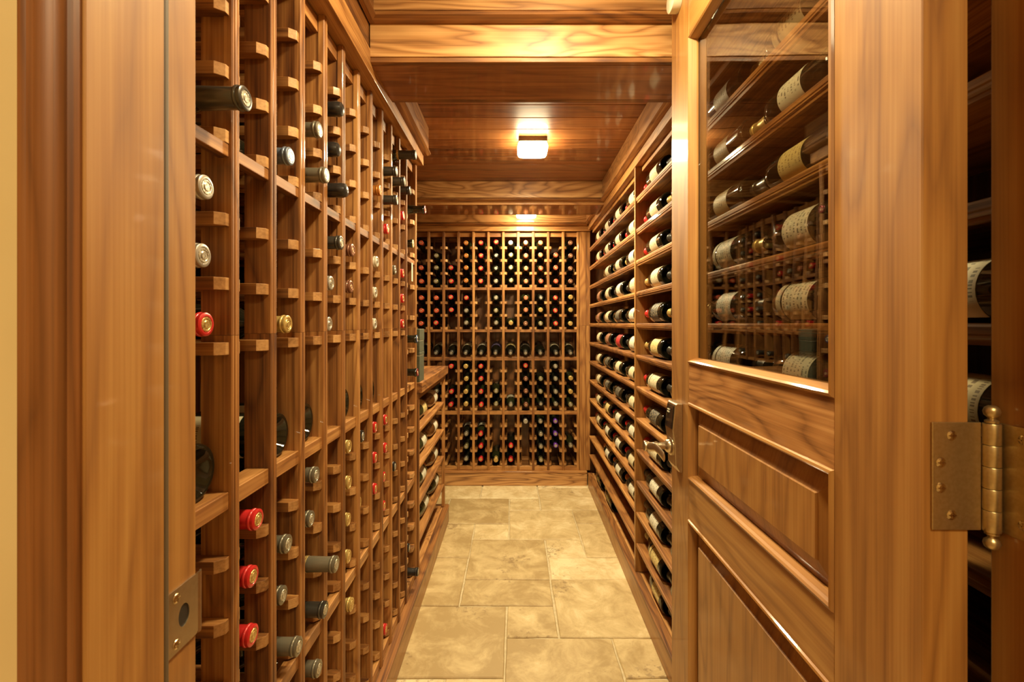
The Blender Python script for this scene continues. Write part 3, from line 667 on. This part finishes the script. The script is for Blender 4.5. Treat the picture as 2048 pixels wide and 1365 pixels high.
for si, (z, bs) in enumerate(under):
    for bi, (lab, yb, cap, gl_, nk) in enumerate(bs):
        bottle((-.475, yb, z+.0415), 'out', 0, '%s bottle on the %s shelf beneath the counter, %s the long rack' % (lab+'-labelled', ('top', 'second', 'third', 'lowest')[si], ('away from', 'beside')[bi]), 'bottles on the shelves beneath the counter', kind='burgundy', cap=cap, glass=gl_, lab=lab, labz=(.03, .115), roll=math.radians(38))
def cloth_box(z0, z1, lid, lab):
    r = empty('presentation_box', (-.4655, 2.045, z0), 0, lab, 'box', 'green cloth boxes on the counter')
    B('box_body', 'box_cloth', r, -.058, .058, -.05, .05, 0, lid-z0-.0006, bev=.002); B('lid', 'box_cloth', r, -.059, .059, -.051, .051, lid-z0, z1-z0, bev=.002)
    B('paper_edge', 'paper', r, -.0575, .0575, -.0495, .0495, lid-z0-.0018, lid-z0+.001)
cloth_box(.9346, 1.064, 1.05, 'tall dark green cloth box standing on the counter end, under the smaller one')
cloth_box(1.0642, 1.165, 1.115, 'smaller dark green cloth box stacked on the taller one on the counter')
tg = B('paper_tag', 'paper', None, -.4135, -.4125, 1.865, 1.885, 1.36, 1.435); tag(tg, 'cream paper tag hanging at the wide end column', 'tag')

# ---------------------------------------------------------------- display shelves (door side)
KS = [1.19+.1368*k for k in range(4, -8, -1)]
def drack(y0, y1, lab, div):
    r = empty('display_rack', (0,0,0), SKEW, lab, 'display rack', 'display shelf racks')
    for z in KS:
        me, loc = nosing(.505, 1, z, y0+.0185 if div else y0, y1, .285); put('shelf', me, r, loc)
    if div: B('side_panel', 'cherry_Z', r, .502, .79, y0, y0+.018, .1075, 1.871, bev=.001)
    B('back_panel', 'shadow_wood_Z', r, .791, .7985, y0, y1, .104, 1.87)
    B('top_board', 'figured_Y', r, .53, .79, y0+.02, y1, 1.85, 1.8715)
    return r
drack(.475, 2.02, 'nearer display shelf rack with moulded shelf edges, seen past the open door', False)
dr2 = drack(2.0205, 3.385, 'farther display shelf rack with moulded shelf edges, reaching the end wall', True)
def shelf_bottle(yb, z, lab, label, group, **kw):
    kind = kw.get('kind', 'bordeaux'); xx = .505+(.009 if z > .11 else .014)+RAD[kind]
    p = Matrix.Rotation(SKEW, 3, 'Z') @ Vector((xx, yb, z+RAD[kind]+.0004))
    return bottle(p, 'in', SKEW, label, group, lab=lab, roll=math.radians(205), lang=2.8, **kw)
def rowname(i): return ['top', 'second', 'third', 'fourth', 'fifth', 'sixth', 'seventh', 'eighth', 'ninth', 'tenth', 'eleventh', 'twelfth'][i]+' shelf' if i < 12 else 'bottom deck'
NEAR = [('cream','red','bordeaux'),('cream','red','bordeaux'),('cream','red','bordeaux'),('cream','gold','burgundy'),('dark','red','burgundy'),('yellow','gold','burgundy'),('cream','red','bordeaux'),
        ('dark','red','bordeaux'),('cream','red','bordeaux'),('white','black','bordeaux'),('white','gray','bordeaux'),('yellow','cream','burgundy'),('yellow','cream','burgundy')]
POSN = ['nearest the divider', 'second from the divider', 'third from the divider', 'fourth from the divider', 'nearest the doorway']
for i, (lab, cap, kind) in enumerate(NEAR):
    z = KS[i] if i < 12 else .1035
    for q, yb in enumerate((1.71, 1.395, 1.09, .785, .475)):
        if q == 3: yb = .785
        if q == 4 and i not in (4, 5, 10): continue
        if q == 4: yb = .482
        l2, c2, k2 = (lab, cap, kind) if q == 0 else (random.choice(['cream', 'white', 'cream', 'yellow']), random.choice(['dark', 'dark', 'gold']), 'bordeaux')
        if q in (2, 3): k2 = 'burgundy' if i > 2 else 'bordeaux'
        if i in (4, 5) and q == 3: k2 = 'burgundy'; l2 = 'white'
        shelf_bottle(yb+random.uniform(-.002, .002), z, l2, '%s-labelled %s-capped bottle, %s of nearer display rack, %s' % (l2, CAPNAME.get(c2, c2), rowname(i), POSN[q]), 'bottles on the nearer display rack', cap=c2, kind=k2, seal=False,
                     labz=((.045, .135) if k2 == 'bordeaux' else (.03, .12)) if q in (0, 4) else (.07, .145) if k2 == 'bordeaux' else (.05, .13), neck=l2 if random.random() < .3 and l2 != 'dark' else None)
FARR = ['cccc', 'cccc', '.ccw', 'bcwc', 'bcdw', 'cbrw', 'cdcc', 'cddc', 'cyww', 'cwwc', '.www', '....', '.gg.']
FC = ['red', 'red', 'gold', 'dark', 'dark', 'dark', 'dark', 'dark', 'red', 'red', 'amber', '', 'gold']
for i, row in enumerate(FARR):
    z = KS[i] if i < 12 else .1035
    for q, ch in enumerate(row):
        if ch == '.': continue
        lab = {'c': 'cream', 'w': 'white', 'b': 'brown', 'd': 'dark', 'r': 'red', 'y': 'yellow', 'g': 'goldline'}[ch]
        yb = 2.975-.3035*q
        if i == 12: yb = 3.0-.34*(q-1)
        kind = 'burgundy' if i in (3, 5) else 'bordeaux'
        shelf_bottle(yb+random.uniform(-.006, .006), z, lab, '%s-labelled bottle on the %s of the farther display rack, %s from the end wall' % ('gold-striped' if lab == 'goldline' else lab, rowname(i), ORD[q+1]), 'bottles on the farther display rack', cap=FC[i], kind=kind, seal=False, labz=(.045, .135) if kind == 'bordeaux' else (.03, .12))

# ---------------------------------------------------------------- open door (own frame, skewed like the racks)
dr = empty('door_1', (0,0,0), SKEW, 'open walnut door with glass upper light and raised panels, lever lock and brass hinge', 'door', None, 'structure')
DX0, DX1, DY0, DY1 = .3928, .4373, .457, 1.203
HS, LSt = .5835, 1.0815      # inner edges of hinge and latch stiles
B('stile', 'cherry_Z', dr, DX0, DX1, DY0, HS, .012, 2.075, bev=.0012)
B('stile', 'cherry_Z', dr, DX0, DX1, LSt, DY1, .012, 2.075, bev=.0012)
GZ0, GZ1 = 1.0965, 1.857
def rail(z0, z1, lab=None, mat='figured_Y'): return B('rail', mat, dr, DX0+.0002, DX1-.0002, HS+.0002, LSt-.0002, z0, z1, bev=.0008, label=lab)
rail(GZ1, 2.075, mat='cherry_Y'); rail(1.006, GZ0); rail(.734, .827, mat='cherry_Y'); rail(.012, .20, mat='cherry_Y')
def sticking(y0, y1, z0, z1, wd=.014, dp=.013, nm='bead', mats=('cherry_Y', 'cherry_Z')):
    """moulded bead round an opening, four mitred pieces, on the aisle face"""
    def ring(off, x): return [(x, y0+off, z0+off), (x, y1-off, z0+off), (x, y1-off, z1-off), (x, y0+off, z1-off)]
    prof = [(0, DX0+.0), (.0015, DX0-.003), (.005, DX0-.004), (.008, DX0-.0015), (.010, DX0+.003), (wd, DX0+dp), (wd, DX0+dp+.004), (0, DX0+dp+.004)]
    rings = [ring(o_, x_) for o_, x_ in prof]
    for s in range(4):
        bm = bmesh.new(); n = len(prof)
        A_ = [bm.verts.new(rg[s]) for rg in rings]; C_ = [bm.verts.new(rg[(s+1) % 4]) for rg in rings]
        for i in range(n): bm.faces.new((A_[i], A_[(i+1) % n], C_[(i+1) % n], C_[i]))
        bm.faces.new(A_); bm.faces.new(list(reversed(C_)))
        put(nm, finish(bm, nm, mats[s % 2]), dr)
sticking(HS, LSt, GZ0, GZ1)
bm = bmesh.new(); box(bm, -.002, .002, -(LSt-HS)/2+.012, (LSt-HS)/2-.012, -(GZ1-GZ0)/2+.012, (GZ1-GZ0)/2-.012)
put('glass_pane', finish(bm, 'glass_pane', 'clear_pane'), dr, (DX0+.0195, (HS+LSt)/2, (GZ0+GZ1)/2))['label'] = 'clear glass pane'
for a in ((HS, HS+.012), (LSt-.012, LSt)): B('glazing_stop', 'cherry_Z', dr, DX0+.0225, DX0+.036, *a, GZ0, GZ1)
for a in ((GZ0, GZ0+.012), (GZ1-.012, GZ1)): B('glazing_stop', 'cherry_Y', dr, DX0+.0225, DX0+.036, HS+.0125, LSt-.0125, *a)
def raised(z0, z1):
    sticking(HS, LSt, z0, z1, wd=.012, dp=.012)
    y0, y1 = HS+.010, LSt-.010; a, b_ = z0+.010, z1-.010
    def ring(off, x): return [(x, y0+off, a+off), (x, y1-off, a+off), (x, y1-off, b_-off), (x, y0+off, b_-off)]
    bm = bmesh.new(); rs = [[bm.verts.new(p) for p in ring(o_, x_)] for o_, x_ in ((0, DX1-.012), (0, DX0+.017), (.006, DX0+.017), (.034, DX0+.008), (.035, DX0+.0045))]
    for A_, C_ in zip(rs, rs[1:]):
        for i in range(4): bm.faces.new((A_[i], A_[(i+1) % 4], C_[(i+1) % 4], C_[i]))
    bm.faces.new(rs[-1]); bm.faces.new(list(reversed(rs[0])))
    bmesh.ops.translate(bm, verts=bm.verts, vec=(0, -.8, -.5))
    put('raised_panel', finish(bm, 'raised_panel', 'cherry_Z'), dr, (0, .8, .5))
raised(.827, 1.006); raised(.20, .734)
# round white contact disc high on the latch stile
bm = lathe(bmesh.new(), [(0, .022), (.027, .022), (.0295, .0205), (.030, .018), (.030, 0)], 36); xf(bm, Matrix.Rotation(-PI/2, 4, 'Y'))
o = put('contact_disc', finish(bm, 'contact_disc', 'white_plastic', smooth=True), dr, (DX0-.0005, 1.148, 1.990)); o['label'] = 'round cream plastic disc'
# keypad lock
lk = empty('lock', (DX0, 1.1475, .905), 0, parent=dr); lk['label'] = 'satin nickel keypad lever lock'
pts = [(0, -.076), (-.010, -.074), (-.0185, -.060), (-.0205, -.010), (-.0255, .026), (-.0195, .088), (-.015, .0915), (0, .0915)]
bm = prism(bmesh.new(), pts, 'Y', -.0285, .0285)
put('lock_body', finish(bm, 'lock_body', 'satin_nickel', bev=.0022), lk)
bm = bmesh.new(); prism(bm, [(-.0262, .0285), (-.0275, .029), (-.0215, .0835), (-.0203, .0835)], 'Y', -.0235, .0235)
put('keypad', finish(bm, 'keypad', 'black_plastic'), lk)['label'] = 'glossy black keypad'
for i, (yy, zz) in enumerate(((.012, .072), (.004, .072), (.012, .066), (.004, .066))):
    B('key_mark', 'white_plastic', lk, -.0246-(.072-zz)*.1, -.0228-(.072-zz)*.1, yy-.002, yy+.0015, zz-.0015, zz+.0015)
bm = lathe(bmesh.new(), [(0, .0), (.0225, .0), (.0225, .004), (.0195, .0065), (.0165, .007), (.0155, .012), (.012, .015), (.0085, .018), (.0085, .034), (.0105, .036), (.0105, .040), (.0085, .042), (.0085, .058), (.0125, .060), (.0135, .064), (.012, .068), (0, .069)], 28)
xf(bm, Matrix.Rotation(-PI/2, 4, 'Y')); put('spindle', finish(bm, 'spindle', 'satin_nickel', smooth=True), lk, (-.0185, .0, -.018))
bm = bmesh.new(); path = [(-.0755, .006, -.018), (-.0765, -.010, -.018), (-.075, -.026, -.014), (-.071, -.044, -.010), (-.067, -.062, -.014), (-.064, -.082, -.020), (-.068, -.100, -.019)]
wdt = [.010, .0115, .011, .010, .010, .0105, .009]; thk = [.009, .008, .0055, .0045, .0042, .004, .003]
rs = []
for (x, y, z), w_, t_ in zip(path, wdt, thk):
    rs.append([bm.verts.new((x+t_*math.cos(a)*.9, y, z+w_*math.sin(a))) for a in [2*PI*i/12 for i in range(12)]])
for A_, C_ in zip(rs, rs[1:]):
    for i in range(12): bm.faces.new((A_[i], A_[(i+1) % 12], C_[(i+1) % 12], C_[i]))
bm.faces.new(rs[0]); bm.faces.new(list(reversed(rs[-1])))
put('lever', finish(bm, 'lever', 'satin_nickel', smooth=True), lk)['label'] = 'curved lever handle'
# hinge
hg = empty('hinge', (0,0,0), 0, parent=dr); hg['label'] = 'large satin brass ball-tip hinge'
B('hinge_leaf', 'brass', hg, .4005, .4475, .4545, .4566, .989, 1.0937, bev=.0006)
def seg_knuckle(z0, z1):
    bm = lathe(bmesh.new(), [(0, 0), (.0066, 0), (.007, .0006), (.007, z1-z0-.0006), (.0066, z1-z0), (0, z1-z0)], 20)
    return put('knuckle', finish(bm, 'knuckle', 'brass', smooth=True), hg, (.4545, .4515, z0))
for i in range(5): seg_knuckle(.989+.02094*i+.0003, .989+.02094*(i+1)-.0003)
for zz, s in ((1.0940, 1), (.9887, -1)):
    bm = lathe(bmesh.new(), [(0, 0), (.0052, 0), (.0055, .002), (.003, .0035), (.003, .005), (.0058, .0075), (.0066, .011), (.0055, .0145), (.003, .0165), (0, .017)], 20)
    if s < 0: xf(bm, Matrix.Scale(-1, 4, (0, 0, 1)))
    put('finial', finish(bm, 'finial', 'brass', smooth=True), hg, (.4545, .4515, zz))
for px, py in ((1892, 868.5), (1871, 922), (1871, 972), (1892, 1025.6)):
    X = (px-CX)/FPX*.4545; Z = H+(CY-py)/FPX*.4545
    screw(hg, (X-.0059, .4543, Z), '-Y', r=.0046)
# hinge-side jamb
jr = empty('door_frame_2', (0,0,0), 0, 'hinge-side jamb carrying the second hinge leaf', 'door frame', None, 'structure')
B('jamb_face', 'cherry_Z', jr, .4705, .490, .329, .4565, 0, 2.1, bev=.001)
B('jamb_stop', 'cherry_Z', jr, .458, .470, .329, .408, 0, 2.1, bev=.001)
hl = B('hinge_leaf', 'brass', jr, .4685, .4704, .4105, .4565, .989, 1.0937, bev=.0006, label='satin brass hinge leaf'); 
for z, y in ((1.082, .425), (1.056, .418), (1.028, .418), (1.003, .425)): screw(jr, (.4684, y, z), '-X', r=.0046)
dh = empty('door_frame_3', (0,0,0), 0, 'head jamb over the doorway', 'door frame', None, 'structure')
B('jamb_face', 'cherry_X', dh, -.312, .470, .329, .4565, 2.08, 2.10)

# ---------------------------------------------------------------- lamps
def lamp(loc, label, light=True):
    r = empty('ceiling_lamp', loc, 0, label, 'lamp', 'square flush ceiling lamps')
    B('base_plate', 'lamp_bronze', r, -.0645, .0645, -.0645, .0645, -.022, -.0002, bev=.003)
    bm = bmesh.new(); rs = []; n = 40
    for k, (s, z) in enumerate(((.060, -.0222), (.0665, -.026), (.0690, -.036), (.0685, -.046), (.064, -.054), (.050, -.0585), (.025, -.0605))):
        ring = []
        for i in range(n):
            a = 2*PI*i/n; c, q = math.cos(a), math.sin(a); e = .30
            ring.append(bm.verts.new((s*math.copysign(abs(c)**e, c), s*math.copysign(abs(q)**e, q), z)))
        rs.append(ring)
    for A_, C_ in zip(rs, rs[1:]):
        for i in range(n): bm.faces.new((A_[i], A_[(i+1) % n], C_[(i+1) % n], C_[i]))
    bm.faces.new(rs[0]); bm.faces.new(rs[-1])
    put('glass_shade', finish(bm, 'glass_shade', 'lamp_shade_glow', smooth=True), r)['label'] = 'glowing frosted pillow shade'
    return r
for zz_, yy_ in ((ZC, 2.135), (1.983, 3.20), (2.13, .82)): area('ceiling_lamp_light', (.085, yy_, zz_-.0615), .115, .115, LAMP_WATTS*(.65 if yy_ < 1 else .6 if yy_ > 3 else 1.35))
lamp((.085, 2.135, ZC), 'square frosted ceiling lamp in the middle tray')
lamp((.085, 3.20, 1.983), 'square frosted ceiling lamp partly behind the second beam')
lamp((.085, .82, 2.13), 'square frosted ceiling lamp just above the top of the picture')
r = empty('added_hall_lamp', (.1, -.75, 2.35), 0, 'unseen lamp added in the hall behind the viewpoint to light the doorway', 'lamp')  # unseen fixture, added to go with the hall fill light
B('base_plate', 'lamp_bronze', r, -.22, .22, -.22, .22, -.02, -.0002); B('glass_shade', 'added_hall_glow', r, -.21, .21, -.21, .21, -.035, -.0205, bev=.004)
